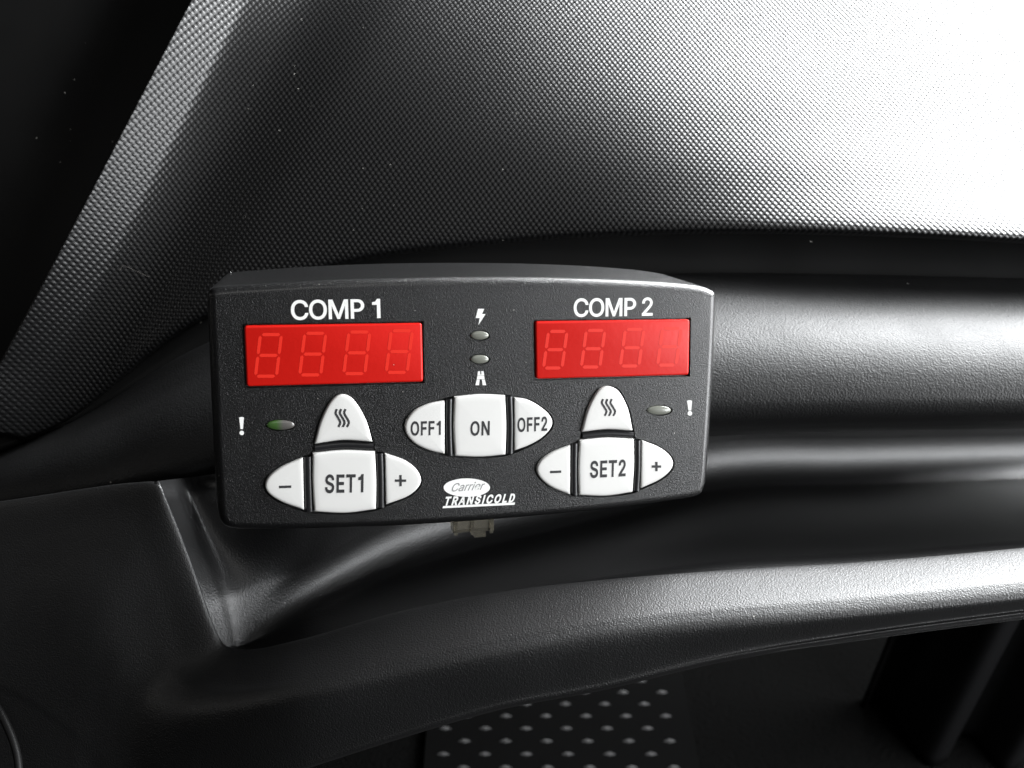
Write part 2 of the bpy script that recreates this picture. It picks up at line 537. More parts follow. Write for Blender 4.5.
md = kb.modifiers.new('shell', 'SOLIDIFY'); md.thickness = 0.002; md.offset = -1

# fibres of lint lying on the pad and the side panel
LINT = []
for pts, where in (([(119, 271, -303.5), (123, 266, -304), (127, 267, -304), (138, 272, -304), (149, 277, -304)], 'pale hooked lint fibre lying on the dark lower left of the dotted pad'),):
    o = tube('lint_fibre', pts, 0.00009, M['lint'], None, 5, 5)
    tag(o, where, 'lint')


# glyph outlines: advance and bezier points (handle, point, handle) in thousandths of an em
GLYPHS = {
 'C': [510,[[293,-7,267,-7,223,-7,184,4,150,25,116,46,89,76,70,115,50,154,40,201,40,254,40,308,50,354,70,393,89,432,116,462,150,484,184,505,223,516,267,516,293,516,317,512,340,504,363,497,384,486,402,471,420,457,436,439,448,418,460,398,468,374,473,348,451,348,430,348,408,348,404,366,398,381,389,395,381,408,370,419,357,428,345,438,331,444,315,449,300,454,284,456,267,456,236,456,208,448,184,432,159,417,139,394,125,364,111,334,103,297,103,254,103,211,111,175,125,145,140,115,159,92,184,76,209,61,236,53,267,53,284,53,300,55,315,60,331,65,345,71,357,81,370,90,381,101,389,114,398,128,404,143,408,160,430,160,451,160,473,160,469,135,460,111,448,91,436,70,421,52,402,38,384,23,363,12,341,5,318,-3]]],
 'O': [533,[[311,-7,267,-7,223,-7,184,4,150,25,116,46,90,76,70,115,50,154,40,201,40,254,40,308,50,354,70,393,90,432,116,462,150,484,184,505,223,516,267,516,311,516,350,505,384,484,418,462,444,432,464,393,483,354,493,308,493,254,493,201,483,154,464,115,444,76,418,46,384,25,350,4],[236,53,267,53,297,53,325,61,349,76,374,91,394,114,408,144,423,174,430,211,430,254,430,298,423,335,408,365,394,395,374,417,349,433,325,448,297,456,267,456,236,456,209,448,184,433,159,417,140,394,125,364,111,334,103,297,103,254,103,211,111,174,125,144,140,114,159,92,184,76,209,61]]],
 'M': [628,[[81,0,60,0,60,170,60,339,60,509,91,509,121,509,152,509,193,402,235,294,277,187,280,180,284,170,287,159,291,148,295,136,299,123,303,110,307,97,311,84,315,71,319,59,322,49,317,49,312,49,307,49,310,59,314,70,318,83,322,95,326,108,330,121,334,134,338,147,342,158,346,170,349,179,352,187,394,294,435,402,476,509,507,509,537,509,568,509,568,339,568,170,568,0,547,0,525,0,504,0,504,97,504,194,504,291,504,302,504,314,504,327,505,340,505,354,505,369,505,383,506,398,506,413,506,428,507,443,507,457,509,457,511,457,513,457,508,441,503,426,498,409,492,393,487,378,482,363,477,348,472,334,467,322,463,309,459,299,456,291,418,194,380,97,342,0,323,0,305,0,286,0,248,97,209,194,170,291,167,299,163,309,159,321,155,333,150,346,145,361,140,376,135,391,129,408,124,424,118,441,112,457,114,457,117,457,119,457,119,444,120,431,120,416,120,401,121,387,121,372,121,357,121,342,122,328,122,315,122,302,122,291,122,194,122,97,122,0,101,0]]],
 'P': [445,[[82,0,60,0,60,170,60,339,60,509,118,509,177,509,235,509,274,509,307,502,332,487,358,473,377,454,390,430,402,405,409,378,409,348,409,317,402,290,390,265,377,241,358,222,332,207,307,193,274,186,235,186,193,186,151,186,109,186,109,205,109,224,109,242,150,242,191,242,233,242,259,242,281,247,297,256,313,265,325,278,333,294,341,310,344,328,344,348,344,368,341,386,333,402,325,417,313,430,297,439,280,448,259,452,232,452,196,452,160,452,125,452,125,301,125,151,125,0,103,0]]],
 '1': [453,[[181,0,76,0,76,18,76,36,76,55,181,55,286,55,391,55,391,36,391,18,391,0,286,0],[250,509,276,509,276,339,276,170,276,0,255,0,234,0,212,0,212,149,212,299,212,448,211,448,210,448,209,448,168,418,127,388,86,358,86,381,86,404,86,427,123,454,161,481,198,509,224,509]]],
 '2': [453,[[172,0,64,0,64,16,64,32,64,47,121,108,177,168,234,229,254,249,270,267,282,282,295,298,304,313,311,327,317,341,320,356,320,371,320,390,316,405,308,419,299,432,288,442,273,449,259,456,242,460,224,460,204,460,187,456,172,447,158,439,147,428,139,413,131,399,127,382,127,362,107,362,86,362,66,362,66,392,72,419,86,442,100,465,119,483,143,496,167,509,194,516,225,516,255,516,282,509,306,497,329,484,348,467,361,445,374,424,381,399,381,372,381,354,378,335,371,318,364,300,353,280,336,259,319,237,296,211,267,180,229,140,191,100,153,60,153,59,153,58,153,57,231,57,310,57,389,57,389,38,389,19,389,0,281,0]]],
 'S': [447,[[263,-9,224,-9,187,-9,155,-3,128,9,100,21,79,38,64,60,49,82,40,107,38,137,60,137,82,137,104,137,106,117,112,101,123,88,134,75,149,65,166,59,184,52,203,49,224,49,247,49,268,53,286,60,304,68,319,78,329,92,340,105,346,121,346,139,346,155,341,169,332,179,323,189,311,198,296,205,281,211,264,217,245,222,224,228,204,234,184,239,142,251,109,268,86,289,63,311,52,339,52,372,52,401,60,426,75,448,90,469,111,486,138,498,164,510,194,516,227,516,261,516,290,510,316,498,342,486,362,469,377,449,392,428,400,404,401,378,380,378,358,378,337,378,335,403,323,423,302,437,281,451,256,459,225,459,203,459,184,455,167,448,151,441,138,431,129,418,120,406,115,391,115,376,115,358,120,344,131,334,142,323,154,314,169,308,184,302,199,297,212,293,230,289,247,284,264,279,279,275,295,270,312,264,328,257,344,248,359,238,373,227,385,214,395,198,404,181,408,162,408,139,408,111,401,86,386,64,372,41,351,24,323,11,296,-2]]],
 'E': [419,[[165,0,60,0,60,170,60,339,60,509,164,509,268,509,372,509,372,490,372,471,372,452,290,452,207,452,125,452,125,396,125,341,125,286,202,286,278,286,355,286,355,267,355,248,355,229,278,229,202,229,125,229,125,172,125,114,125,57,208,57,292,57,375,57,375,38,375,19,375,0,270,0]]],
 'T': [449,[[85,452,32,452,32,471,32,490,32,509,160,509,288,509,417,509,417,490,417,471,417,452,363,452,310,452,257,452,257,301,257,151,257,0,235,0,214,0,193,0,193,151,193,301,193,452,139,452]]],
 'F': [410,[[82,0,60,0,60,170,60,339,60,509,163,509,266,509,369,509,369,490,369,471,369,452,288,452,206,452,125,452,125,394,125,336,125,278,198,278,272,278,346,278,346,259,346,240,346,221,272,221,198,221,125,221,125,147,125,74,125,0,103,0]]],
 'N': [523,[[82,0,60,0,60,170,60,339,60,509,85,509,111,509,136,509,205,400,274,291,343,183,349,174,355,164,363,151,370,138,379,123,388,107,396,90,405,73,414,55,411,55,408,54,405,54,403,72,401,90,401,108,400,126,399,142,399,157,399,172,399,185,399,195,399,300,399,404,399,509,420,509,442,509,463,509,463,339,463,170,463,0,438,0,412,0,387,0,325,97,264,193,202,290,194,303,186,316,177,331,169,345,159,362,148,381,137,400,123,424,108,452,111,453,115,453,119,454,120,428,121,405,122,384,123,362,124,344,124,328,125,312,125,300,125,291,125,194,125,97,125,0,103,0]]],
 'R': [449,[[82,0,60,0,60,170,60,339,60,509,119,509,177,509,236,509,275,509,307,502,333,489,359,475,378,457,390,433,403,410,409,382,409,352,409,321,403,295,390,271,378,248,359,230,333,217,307,204,275,198,236,198,189,198,143,198,96,198,96,217,96,236,96,255,142,255,188,255,234,255,260,255,281,259,298,267,314,275,326,286,334,300,341,315,345,332,345,352,345,372,341,390,334,405,326,420,314,431,298,440,281,448,259,452,233,452,197,452,161,452,125,452,125,301,125,151,125,0,103,0],[378,0,353,0,312,76,271,153,230,229,254,229,279,229,303,229,344,153,386,76,428,0,403,0]]],
 'A': [480,[[39,0,16,0,78,170,140,339,201,509,226,509,251,509,276,509,338,339,401,170,463,0,440,0,418,0,395,0,359,101,323,202,287,302,281,321,273,344,264,372,255,400,245,435,232,478,236,478,241,478,245,478,233,435,222,399,213,371,204,343,196,320,191,302,155,202,120,101,85,0,62,0],[197,142,110,142,110,161,110,180,110,199,197,199,283,199,370,199,370,180,370,161,370,142,283,142]]],
 'I': [300,[[111,0,31,0,31,19,31,38,31,57,60,57,89,57,118,57,118,189,118,320,118,452,89,452,60,452,31,452,31,471,31,490,31,509,111,509,190,509,269,509,269,490,269,471,269,452,240,452,212,452,183,452,183,320,183,189,183,57,212,57,240,57,269,57,269,38,269,19,269,0,190,0]]],
 'L': [393,[[160,0,60,0,60,170,60,339,60,509,82,509,103,509,125,509,125,358,125,208,125,57,203,57,282,57,361,57,361,38,361,19,361,0,261,0]]],
 'D': [502,[[271,0,219,0,178,0,137,0,96,0,96,19,96,38,96,57,136,57,175,57,215,57,256,57,291,65,318,81,345,97,366,119,379,149,392,179,399,214,399,255,399,296,392,331,379,361,366,390,346,412,320,428,293,444,260,452,221,452,178,452,136,452,93,452,93,471,93,490,93,509,137,509,181,509,225,509,275,509,317,499,353,478,388,458,415,429,433,391,452,353,462,308,462,255,462,202,452,157,433,119,414,81,387,51,351,31,314,10],[103,509,125,509,125,339,125,170,125,0,103,0,82,0,60,0,60,170,60,339,60,509,82,509]]],
 'a': [389,[[182,-9,160,-9,136,-9,114,-4,94,5,75,14,59,27,48,45,36,62,30,83,30,108,30,130,35,147,43,161,52,175,63,185,78,193,92,201,108,207,125,211,143,215,160,218,178,220,201,223,219,225,234,227,248,228,258,231,265,235,272,239,276,245,276,255,276,255,276,256,276,257,276,272,273,286,267,297,261,308,252,316,240,322,228,328,213,331,196,331,178,331,162,328,149,322,136,317,126,309,118,301,110,292,104,283,100,274,80,280,61,285,41,291,50,314,62,332,79,346,95,360,113,369,133,375,153,381,173,384,194,384,208,384,223,383,239,379,255,376,271,370,286,360,301,351,313,338,322,320,332,303,337,280,337,251,337,168,337,84,337,0,317,0,297,0,277,0,277,17,277,35,277,52,275,52,274,52,272,52,268,43,261,34,252,25,243,15,230,7,215,1,200,-5],[155,45,170,45,193,45,212,50,228,59,243,68,255,79,263,93,271,107,276,122,276,138,276,155,276,173,276,190,273,187,268,184,259,182,251,180,242,178,231,176,221,174,210,172,200,171,190,170,182,169,175,168,161,166,147,163,134,159,121,154,111,148,103,139,96,131,92,119,92,105,92,92,95,81,102,72,109,63,118,57,130,52,142,48]]],
 'r': [259,[[73,0,53,0,53,126,53,253,53,379,72,379,92,379,112,379,112,360,112,340,112,321,113,321,114,321,115,321,122,340,135,355,152,367,170,379,190,385,213,385,218,385,223,385,229,384,235,384,240,384,243,384,243,363,243,343,243,322,242,323,237,323,230,324,223,325,215,326,207,326,189,326,173,322,159,315,145,307,134,297,126,284,118,270,114,255,114,237,114,158,114,79,114,0,93,0]]],
 'i': [167,[[73,0,53,0,53,126,53,253,53,379,73,379,93,379,114,379,114,253,114,126,114,0,93,0],[95,443,84,443,72,443,62,447,54,455,45,462,41,472,41,483,41,494,45,504,54,512,62,520,72,524,84,524,95,524,106,520,114,512,122,504,126,494,126,483,126,472,122,462,114,455,106,447]]],
 'e': [404,[[238,-8,212,-8,175,-8,143,0,117,16,90,33,70,56,56,85,41,114,34,148,34,187,34,226,41,260,55,290,69,319,89,343,115,359,141,376,171,384,205,384,226,384,246,381,266,374,285,367,303,356,319,341,335,326,348,306,357,282,366,258,371,228,371,194,371,186,371,178,371,169,272,169,174,169,75,169,75,187,75,204,75,221,163,221,250,221,338,221,329,215,319,208,310,202,310,227,306,249,298,269,290,288,278,303,263,314,247,325,228,330,205,330,182,330,163,325,146,313,130,302,118,288,109,270,100,251,96,232,96,211,96,200,96,189,96,178,96,150,101,126,110,106,120,87,134,72,151,61,168,51,189,46,212,46,228,46,241,48,254,53,266,57,277,64,285,73,294,82,301,93,306,105,325,101,345,96,365,91,359,71,349,54,335,39,321,24,303,13,283,4,262,-4]]],
}

# ================================================================== the controller
DW = Matrix.Translation(W(DPOS)) @ (ROT @ DROT).to_4x4()
dev = root('temperature_controller', 'black two-compartment temperature controller with red displays and white buttons on the dashboard ledge', 'controller', mw=DW)


def L3d(p):
    return [c * 0.001 for c in p]


def dmesh(name, V, Fc, m, parent=None, sharp=35):
    return link(name, [L3d(v) for v in V], Fc, m, parent or dev, True, None, sharp)


def offs(P, d):
    """inset a closed ccw polygon by d mm (mitred, limited)"""
    P = np.asarray(P, float)
    a = P - np.roll(P, 1, 0)
    b = np.roll(P, -1, 0) - P
    na = np.stack([-a[:, 1], a[:, 0]], 1) / np.maximum(np.linalg.norm(a, axis=1, keepdims=True), 1e-9)
    nb = np.stack([-b[:, 1], b[:, 0]], 1) / np.maximum(np.linalg.norm(b, axis=1, keepdims=True), 1e-9)
    n = na + nb
    l2 = (n ** 2).sum(1, keepdims=True)
    return P + n * 2 * d / np.maximum(l2, 0.9)


def ccw(P):
    P = np.asarray(P, float)
    x, y = P[:, 0], P[:, 1]
    return P if (x * np.roll(y, -1) - y * np.roll(x, -1)).sum() > 0 else P[::-1]


def outline(segs, h=0.0, n=6):
    out = []
    for s in segs:
        q = np.array(FF(s, h))
        q = cr(q, n) if len(q) > 2 else q
        out.extend(q[:-1])
    return ccw(out)


def loft(rings, cap0=True, cap1=True):
    """rings of equal count (k,3), outermost/bottom first, ccw seen from +z"""
    V = np.concatenate(rings)
    k = len(rings[0])
    Fc = [(r * k + i, r * k + (i + 1) % k, (r + 1) * k + (i + 1) % k, (r + 1) * k + i) for r in range(len(rings) - 1) for i in range(k)]
    if cap0:
        Fc.append(tuple(range(k))[::-1])
    if cap1:
        Fc.append(tuple(range((len(rings) - 1) * k, len(rings) * k)))
    return V, Fc


def ring(P, z):
    return np.concatenate([P, np.full((len(P), 1), z)], 1)


# ---- housing
hp = [(206.4, 299), (207, 293.5), (209.6, 289.6), (215, 287.2), (224, 286.1), (260, 283.8), (300, 281.4), (350, 279.2), (400, 277.7), (450, 276.9), (500, 276.8),
      (550, 277.4), (600, 278.9), (650, 281.3), (690, 284.5), (705, 286.8), (712, 289.2), (716.4, 292.2), (718.2, 297), (718.2, 306), (717, 340), (714, 400), (710.4, 455), (708, 483),
      (705.8, 490), (703, 494.8), (697, 498), (680, 501), (620, 509), (550, 516.4), (480, 522.3), (410, 526.8), (340, 529.8), (280, 531), (245, 530.8), (232, 530),
      (225, 527.5), (220.4, 523), (217.8, 516), (215.4, 490), (211.6, 420), (208.2, 340)]
hp = np.array(FF(hp))
H0 = ccw(cr(hp, 3, True))
topw = np.clip((H0[:, 1] - 18) / 10.0, 0, 1)
topw = topw * topw * (3 - 2 * topw)


def flare(P, t):
    Q = P.copy()
    Q[:, 1] += topw * 3.3 * t
    Q[:, 0] *= 1 - 0.035 * t * (0.4 + 0.6 * topw)
    Q[:, 1] += (1 - topw) * np.where(P[:, 1] < 0, 1.2 * t, 0)
    return Q


BV = 2.3
IN = offs(H0, BV)                       # inner edge of the rounded rim; drop points that fold over at the corners
for _ in range(30):
    e0 = np.roll(H0, -1, 0) - H0
    e1 = np.roll(IN, -1, 0) - IN
    bad = (e0 * e1).sum(1) <= 1e-3 * (e0 ** 2).sum(1)
    if not bad.any():
        break
    i = int(np.argmax(bad))
    j = (i + 1) % len(IN)
    IN[i] = (IN[i] + IN[j]) / 2
    IN, H0 = np.delete(IN, j, 0), np.delete(H0, j, 0)
# outward normals; a sharp corner of the inner edge fans out so that the rim turns it in an arc
P_, N_ = [], []
for i in range(len(IN)):
    e0, e1 = IN[i] - IN[i - 1], IN[(i + 1) % len(IN)] - IN[i]
    a0, a1 = math.atan2(-e0[0], e0[1]), math.atan2(-e1[0], e1[1])
    turn = (a1 - a0 + math.pi) % (2 * math.pi) - math.pi
    m = 5 if turn > R(14) else 1
    for s in range(m):
        g = a0 + turn * ((s + 0.5) / m)
        n = np.array([math.cos(g), math.sin(g)])
        P_.append(IN[i] + n * (0.06 if m > 1 else 0.0))
        N_.append(n)
IN, NO = np.array(P_), np.array(N_)
H0 = IN + NO * BV
topw = np.clip((H0[:, 1] - 18) / 10.0, 0, 1)
topw = topw * topw * (3 - 2 * topw)
rings = [ring(offs(flare(H0, 1.0), 0.6), -23.0), ring(flare(H0, 1.0), -22.4), ring(flare(H0, 0.5), -12), ring(flare(H0, 0.08), -3.2)]
for a in (0, 18, 36, 54, 72, 90):
    t = R(a)
    rings.append(ring(IN + NO * BV * math.cos(t), -BV + BV * math.sin(t)))
V, Fc = loft(rings)
housing = dmesh('housing', V, Fc, M['housing'], sharp=40)

# ---- outlines measured on the front
BH = 1.0    # buttons stand this far above the face
OUT = {
    'minus1': [[(302.8, 457.8), (279.7, 468.3), (267.5, 478.5), (265.2, 486.8), (268.5, 493.5), (281, 501.8), (303.9, 510)], [(303.9, 510), (302.8, 457.8)]],
    'set1': [[(312.8, 453.4), (343, 450.6), (375, 451.9)], [(375, 451.9), (376.4, 480), (376, 509.4)], [(376, 509.4), (345.6, 513.2), (314.3, 511.8)], [(314.3, 511.8), (312.6, 482), (312.8, 453.4)]],
    'plus1': [[(385.2, 453.8), (406.2, 461.4), (418, 471.5), (421.3, 480.2), (418.6, 487.5), (408.9, 496), (386, 504.9)], [(386, 504.9), (385.2, 453.8)]],
    'heat1': [[(314.5, 444.2), (320.5, 422), (329.8, 403), (336, 396.8), (342.6, 394.6), (349, 396.4), (355.4, 402), (366.4, 420.9), (372.5, 442)], [(372.5, 442), (343, 440.3), (314.5, 444.2)]],
    'off1': [[(444.7, 401), (429.9, 403.8), (414.4, 411), (406.8, 420), (405, 428), (407.4, 435.5), (415.5, 443.9), (429.9, 450.6), (444.9, 454)], [(444.9, 454), (444.7, 401)]],
    'on': [[(454.6, 397), (480, 394.6), (505.3, 395.5)], [(505.3, 395.5), (506.6, 425), (505.8, 454.8)], [(505.8, 454.8), (480, 457), (455.2, 456)], [(455.2, 456), (453.6, 427), (454.6, 397)]],
    'off2': [[(514.6, 397.8), (528, 400), (541, 407.2), (550.4, 416), (552.7, 422.5), (550.6, 429), (542.8, 437.4), (529.5, 445.3), (514.8, 450.8)], [(514.8, 450.8), (514.6, 397.8)]],
    'minus2': [[(570.6, 445.4), (550.8, 453.6), (539.6, 462.6), (537, 469.9), (539.8, 477.3), (550.8, 486.8), (570.4, 494.8)], [(570.4, 494.8), (570.6, 445.4)]],
    'set2': [[(579.9, 440.4), (606.7, 438), (634.4, 439.3)], [(634.4, 439.3), (634.6, 465), (632.9, 492.2)], [(632.9, 492.2), (606.7, 496), (579.3, 495.2)], [(579.3, 495.2), (578.6, 467), (579.9, 440.4)]],
    'plus2': [[(642.2, 440.6), (661.4, 448.4), (671.2, 457), (673.5, 464), (671, 470.4), (661.4, 479), (641.2, 488.6)], [(641.2, 488.6), (642.2, 440.6)]],
    'heat2': [[(582, 432.1), (588.4, 408.9), (597.2, 392.5), (602.6, 387.8), (608.2, 386.3), (614, 387.8), (619.7, 392), (628.3, 408.5), (633.1, 430.8)], [(633.1, 430.8), (607.7, 429.4), (582, 432.1)]],
    'disp1': [[(244, 325.6), (422, 323)], [(422, 323), (423.3, 381.8)], [(423.3, 381.8), (246.6, 386.6)], [(246.6, 386.6), (244, 325.6)]],
    'disp2': [[(535.4, 321.3), (690, 319.3)], [(690, 319.3), (689, 375)], [(689, 375), (536.3, 379)], [(536.3, 379), (535.4, 321.3)]],
}
GROUP = {
    'left': [(264.2, 486), (266.8, 477.5), (279, 467.2), (300, 457.2), (311.5, 452.6), (313.2, 444), (319.4, 421.5), (329, 401.8), (335.5, 395.4), (342.6, 393.2), (349.5, 395), (356.4, 401),
             (367.6, 420.5), (373.8, 441.5), (376.5, 450.6), (386, 452.6), (407, 460.4), (419.2, 471), (422.6, 480.2), (419.8, 488.3), (409.6, 497.2), (386, 506.4), (376.5, 510.6),
             (345.6, 514.4), (314, 513.2), (303, 511.4), (280.5, 503), (267.4, 494.4)],
    'mid': [(403.8, 428), (405.8, 419.4), (413.8, 410), (429.4, 402.6), (454.6, 395.8), (480, 393.4), (506, 394.3), (529, 399), (542, 406.3), (551.6, 415.4), (554, 422.5), (551.8, 429.7),
            (543.6, 438.6), (530, 446.6), (506.3, 456), (480, 458.3), (455, 457.3), (429.2, 451.9), (414.6, 445), (406.2, 436.2)],
    'right': [(535.8, 469.9), (538.6, 462), (550, 452.4), (570.4, 444.2), (579, 439.8), (580.8, 431.8), (587.2, 408.4), (596.4, 391.4), (602.2, 386.5), (608.2, 385), (614.4, 386.5), (620.7, 391),
              (629.5, 408.2), (634.4, 430.6), (636, 438.2), (643, 439.5), (662.2, 447.4), (672.4, 456.5), (674.8, 464), (672.2, 471), (662, 480.2), (641, 490), (633, 493.5),
              (606.7, 497.2), (579, 496.5), (570, 496.2), (550, 488.2), (538.6, 478)],
}
POCK = 1.3
cutters = []
for k, px in GROUP.items():
    q = np.array(FF(px))
    cutters.append(ccw(cr(q, 3, True)))
for k in ('disp1', 'disp2'):
    q = outline(OUT[k], 0.3)
    cutters.append(offs(q, -0.45))
LEDS = {'left': (280.5, 425.2, 15.2, 5.8), 'power': (479.8, 335.5, 10.3, 5.2), 'road': (479.8, 359.4, 10.3, 5.2), 'right': (659.3, 410.4, 13.2, 5.4)}


def ell(cx, cy, a, b, h=0.0, n=40):
    return ccw([F(cx + a * math.cos(2 * math.pi * i / n), cy + b * math.sin(2 * math.pi * i / n), h) for i in range(n)])


for k, e in LEDS.items():
    cutters.append(ell(*e))
CV, CF, o0 = [], [], 0
for q in cutters:
    V, Fc = loft([ring(q, -POCK), ring(q, 2.0)])
    CV.extend(V)
    CF.extend([tuple(i + o0 for i in f) for f in Fc])
    o0 += len(V)
cut = dmesh('pocket', CV, CF, M['housing'])
md = housing.modifiers.new('cut', 'BOOLEAN')
md.operation, md.solver, md.object = 'DIFFERENCE', 'EXACT', cut
for o in (housing, cut):
    o.data.transform(Matrix.Scale(1000.0, 4))
bpy.context.view_layer.update()
dg = bpy.context.evaluated_depsgraph_get()
new = bpy.data.meshes.new_from_object(housing.evaluated_get(dg))
housing.modifiers.clear()
housing.data = new
new.name = 'housing'
new.transform(Matrix.Scale(0.001, 4))
new.set_sharp_from_angle(angle=R(40))
bpy.data.objects.remove(cut)
wn = housing.modifiers.new('even_normals', 'WEIGHTED_NORMAL')
wn.keep_sharp = True
wn.weight = 100


# ---- crowned keys
class Key:
    def __init__(self, P, z0, h, bev, crown):
        self.P, self.h, self.bev, self.crown = P, h, bev, crown
        self.top = offs(P, bev)
        self.c = self.top.mean(0)
        rings = [ring(P, z0), ring(P, h - bev)]
        for a in (22, 45, 67, 90):
            t = R(a)
            rings.append(ring(offs(P, bev * (1 - math.cos(t))), h - bev + bev * math.sin(t)))
        for s in (0.85, 0.68, 0.5, 0.33, 0.16):
            rings.append(ring(self.c + (self.top - self.c) * s, h + crown * (1 - s * s)))
        V, Fc = loft(rings, True, False)
        k = len(P)
        V = np.concatenate([V, [[*self.c, h + crown]]])
        n0 = (len(rings) - 1) * k
        Fc += [(n0 + i, n0 + (i + 1) % k, len(V) - 1) for i in range(k)]
        self.V, self.F = V, Fc

    def z(self, u, v):
        d = np.array([u, v]) - self.c
        s = 0.0
        T = self.top
        for i in range(len(T)):
            a, b = T[i] - self.c, T[(i + 1) % len(T)] - self.c
            e = b - a
            n = np.array([e[1], -e[0]])
            den = n.dot(a)
            if den > 1e-9:
                s = max(s, n.dot(d) / den)
        s = min(s, 1.0)
        return self.h + self.crown * (1 - s * s)


# ---- lettering
GL = GLYPHS
GL['1'] = [380, [[[215, 0], [215, 370], [85, 370], [85, 418], [165, 436], [222, 509], [285, 509], [285, 0]]], 'poly']
GL['I'] = [205, [[[70, 0], [70, 509], [135, 509], [135, 0]]], 'poly']
ar = [math.pi * i / 14 for i in range(1, 14)]
GL['P'] = [445, [[[60, 0], [60, 509], [235, 509]] + [[235 + 174 * math.sin(t), 347.5 + 161.5 * math.cos(t)] for t in ar] + [[235, 186], [125, 186], [125, 0]],
                 [[125, 242], [233, 242]] + [[233 + 111 * math.sin(t), 347 - 105 * math.cos(t)] for t in ar] + [[233, 452], [125, 452]]], 'poly']
dpts = [[60, 0], [60, 509], [215, 509]] + [[215 + 205 * math.sin(t) ** 0.85, 254.5 + 254.5 * math.cos(t)] for t in [math.pi * i / 16 for i in range(1, 16)]] + [[215, 0]]
din = [[125, 57], [210, 57]] + [[210 + 143 * math.sin(t) ** 0.85, 254.5 - 197.5 * math.cos(t)] for t in [math.pi * i / 16 for i in range(1, 16)]] + [[210, 452], [125, 452]]
GL['D'] = [480, [dpts, din], 'poly']


def text_mesh(s, bold=0.0, track=0.0):
    """flat lettering in em units (cap height 0.509): verts, faces"""
    c = bpy.data.curves.new('lettering', 'CURVE')
    c.dimensions = '2D'
    c.fill_mode = 'BOTH'
    RV, RF = [], []
    x = 0.0
    for ch in s:
        if ch == ' ':
            x += 0.15
            continue
        g = GL[ch]
        loops = []
        for sp in g[1]:
            if len(g) > 2:
                q = np.array(sp, float) / 1000
            else:
                n = len(sp) // 6
                B = np.array(sp, float).reshape(n, 3, 2) / 1000
                q = []
                for i in range(n):
                    p0, p1, p2, p3 = B[i, 1], B[i, 2], B[(i + 1) % n, 0], B[(i + 1) % n, 1]
                    dv = p3 - p0
                    flat = max(abs(dv[0] * (p1 - p0)[1] - dv[1] * (p1 - p0)[0]), abs(dv[0] * (p2 - p0)[1] - dv[1] * (p2 - p0)[0])) < 1.5e-3 * np.hypot(*dv)
                    for t in ([0] if flat else np.arange(5) / 5):
                        q.append((1 - t) ** 3 * p0 + 3 * (1 - t) ** 2 * t * p1 + 3 * (1 - t) * t * t * p2 + t ** 3 * p3)
                q = np.array(q)
            keep = [i for i in range(len(q)) if np.hypot(*(q[i] - q[i - 1])) > 1e-4]
            loops.append(q[keep])
        for q in loops:
            b = c.splines.new('POLY')
            b.points.add(len(q) - 1)
            for i, (px, py) in enumerate(q):
                b.points[i].co = (x + px, py, 0, 1)
            b.use_cyclic_u = True
            if bold > 0:                      # a printed rim along the outline gives the weight
                o_ = offs(q, -bold)
                i_ = offs(q, bold)
                k0 = len(RV)
                RV += [(x + p[0], p[1], 0.004) for p in o_] + [(x + p[0], p[1], 0.004) for p in i_]
                n_ = len(q)
                RF += [(k0 + a, k0 + (a + 1) % n_, k0 + n_ + (a + 1) % n_, k0 + n_ + a) for a in range(n_)]
        x += g[0] / 1000 + track
    o = bpy.data.objects.new('lettering', c)
    COL.objects.link(o)
    bpy.context.view_layer.update()
    me = bpy.data.meshes.new_from_object(o.evaluated_get(bpy.context.evaluated_depsgraph_get()))
    V = np.array([v.co[:] for v in me.vertices])
    Fc = [tuple(p.vertices) for p in me.polygons]
    bpy.data.objects.remove(o)
    bpy.data.curves.remove(c)
    bpy.data.meshes.remove(me)
    if RV:
        Fc += [tuple(i + len(V) for i in f) for f in RF]
        V = np.concatenate([V, np.array(RV)])
    return V, Fc


def up(V, Fc):
    """make flat faces look towards +z"""
    out = []
    for f in Fc:
        a, b, c = (V[f[0]], V[f[1]], V[f[2]])
        out.append(f if np.cross(b - a, c - a)[2] >= 0 else f[::-1])
    return out


def letter(name, s, p0, p1, cap, m, parent, key=None, h=0.0, bold=0.012, track=0.0, shear=0.0, lift=0.045):
    """lettering between two measured baseline ends, cap = height in photo px"""
    hh = key.h + key.crown * 0.8 if key else h
    a, b = F(*p0, hh), F(*p1, hh)
    mid = ((p0[0] + p1[0]) / 2, (p0[1] + p1[1]) / 2)
    ch = np.linalg.norm(F(mid[0], mid[1] - cap, hh) - F(*mid, hh))
    V, Fc = text_mesh(s, bold, track)
    x0, x1 = V[:, 0].min(), V[:, 0].max()
    e = (b - a) / np.linalg.norm(b - a)
    n = np.array([-e[1], e[0]])
    X = (V[:, 0] - x0) / (x1 - x0) * np.linalg.norm(b - a)
    Y = V[:, 1] / 0.509 * ch
    P = a + np.outer(X + shear * Y, e) + np.outer(Y, n)
    Z = np.array([key.z(u, v) if key else h for u, v in P]) + lift + V[:, 2]
    Q = np.concatenate([P, Z[:, None]], 1)
    return dmesh(name, Q, up(Q, Fc), m, parent)


def poly(name, pts, m, parent, key=None, h=0.0, lift=0.045, world=False):
    hh = key.h + key.crown * 0.8 if key else h
    polys = pts if isinstance(pts[0][0], (tuple, list)) else [pts]
    V, Fc = [], []
    for pl in polys:
        q = ccw(FF(pl, hh))
        Fc.append(tuple(range(len(V), len(V) + len(q))))
        V += [(u, v, (key.z(u, v) if key else h) + lift) for u, v in q]
    return dmesh(name, V, Fc, m, parent)


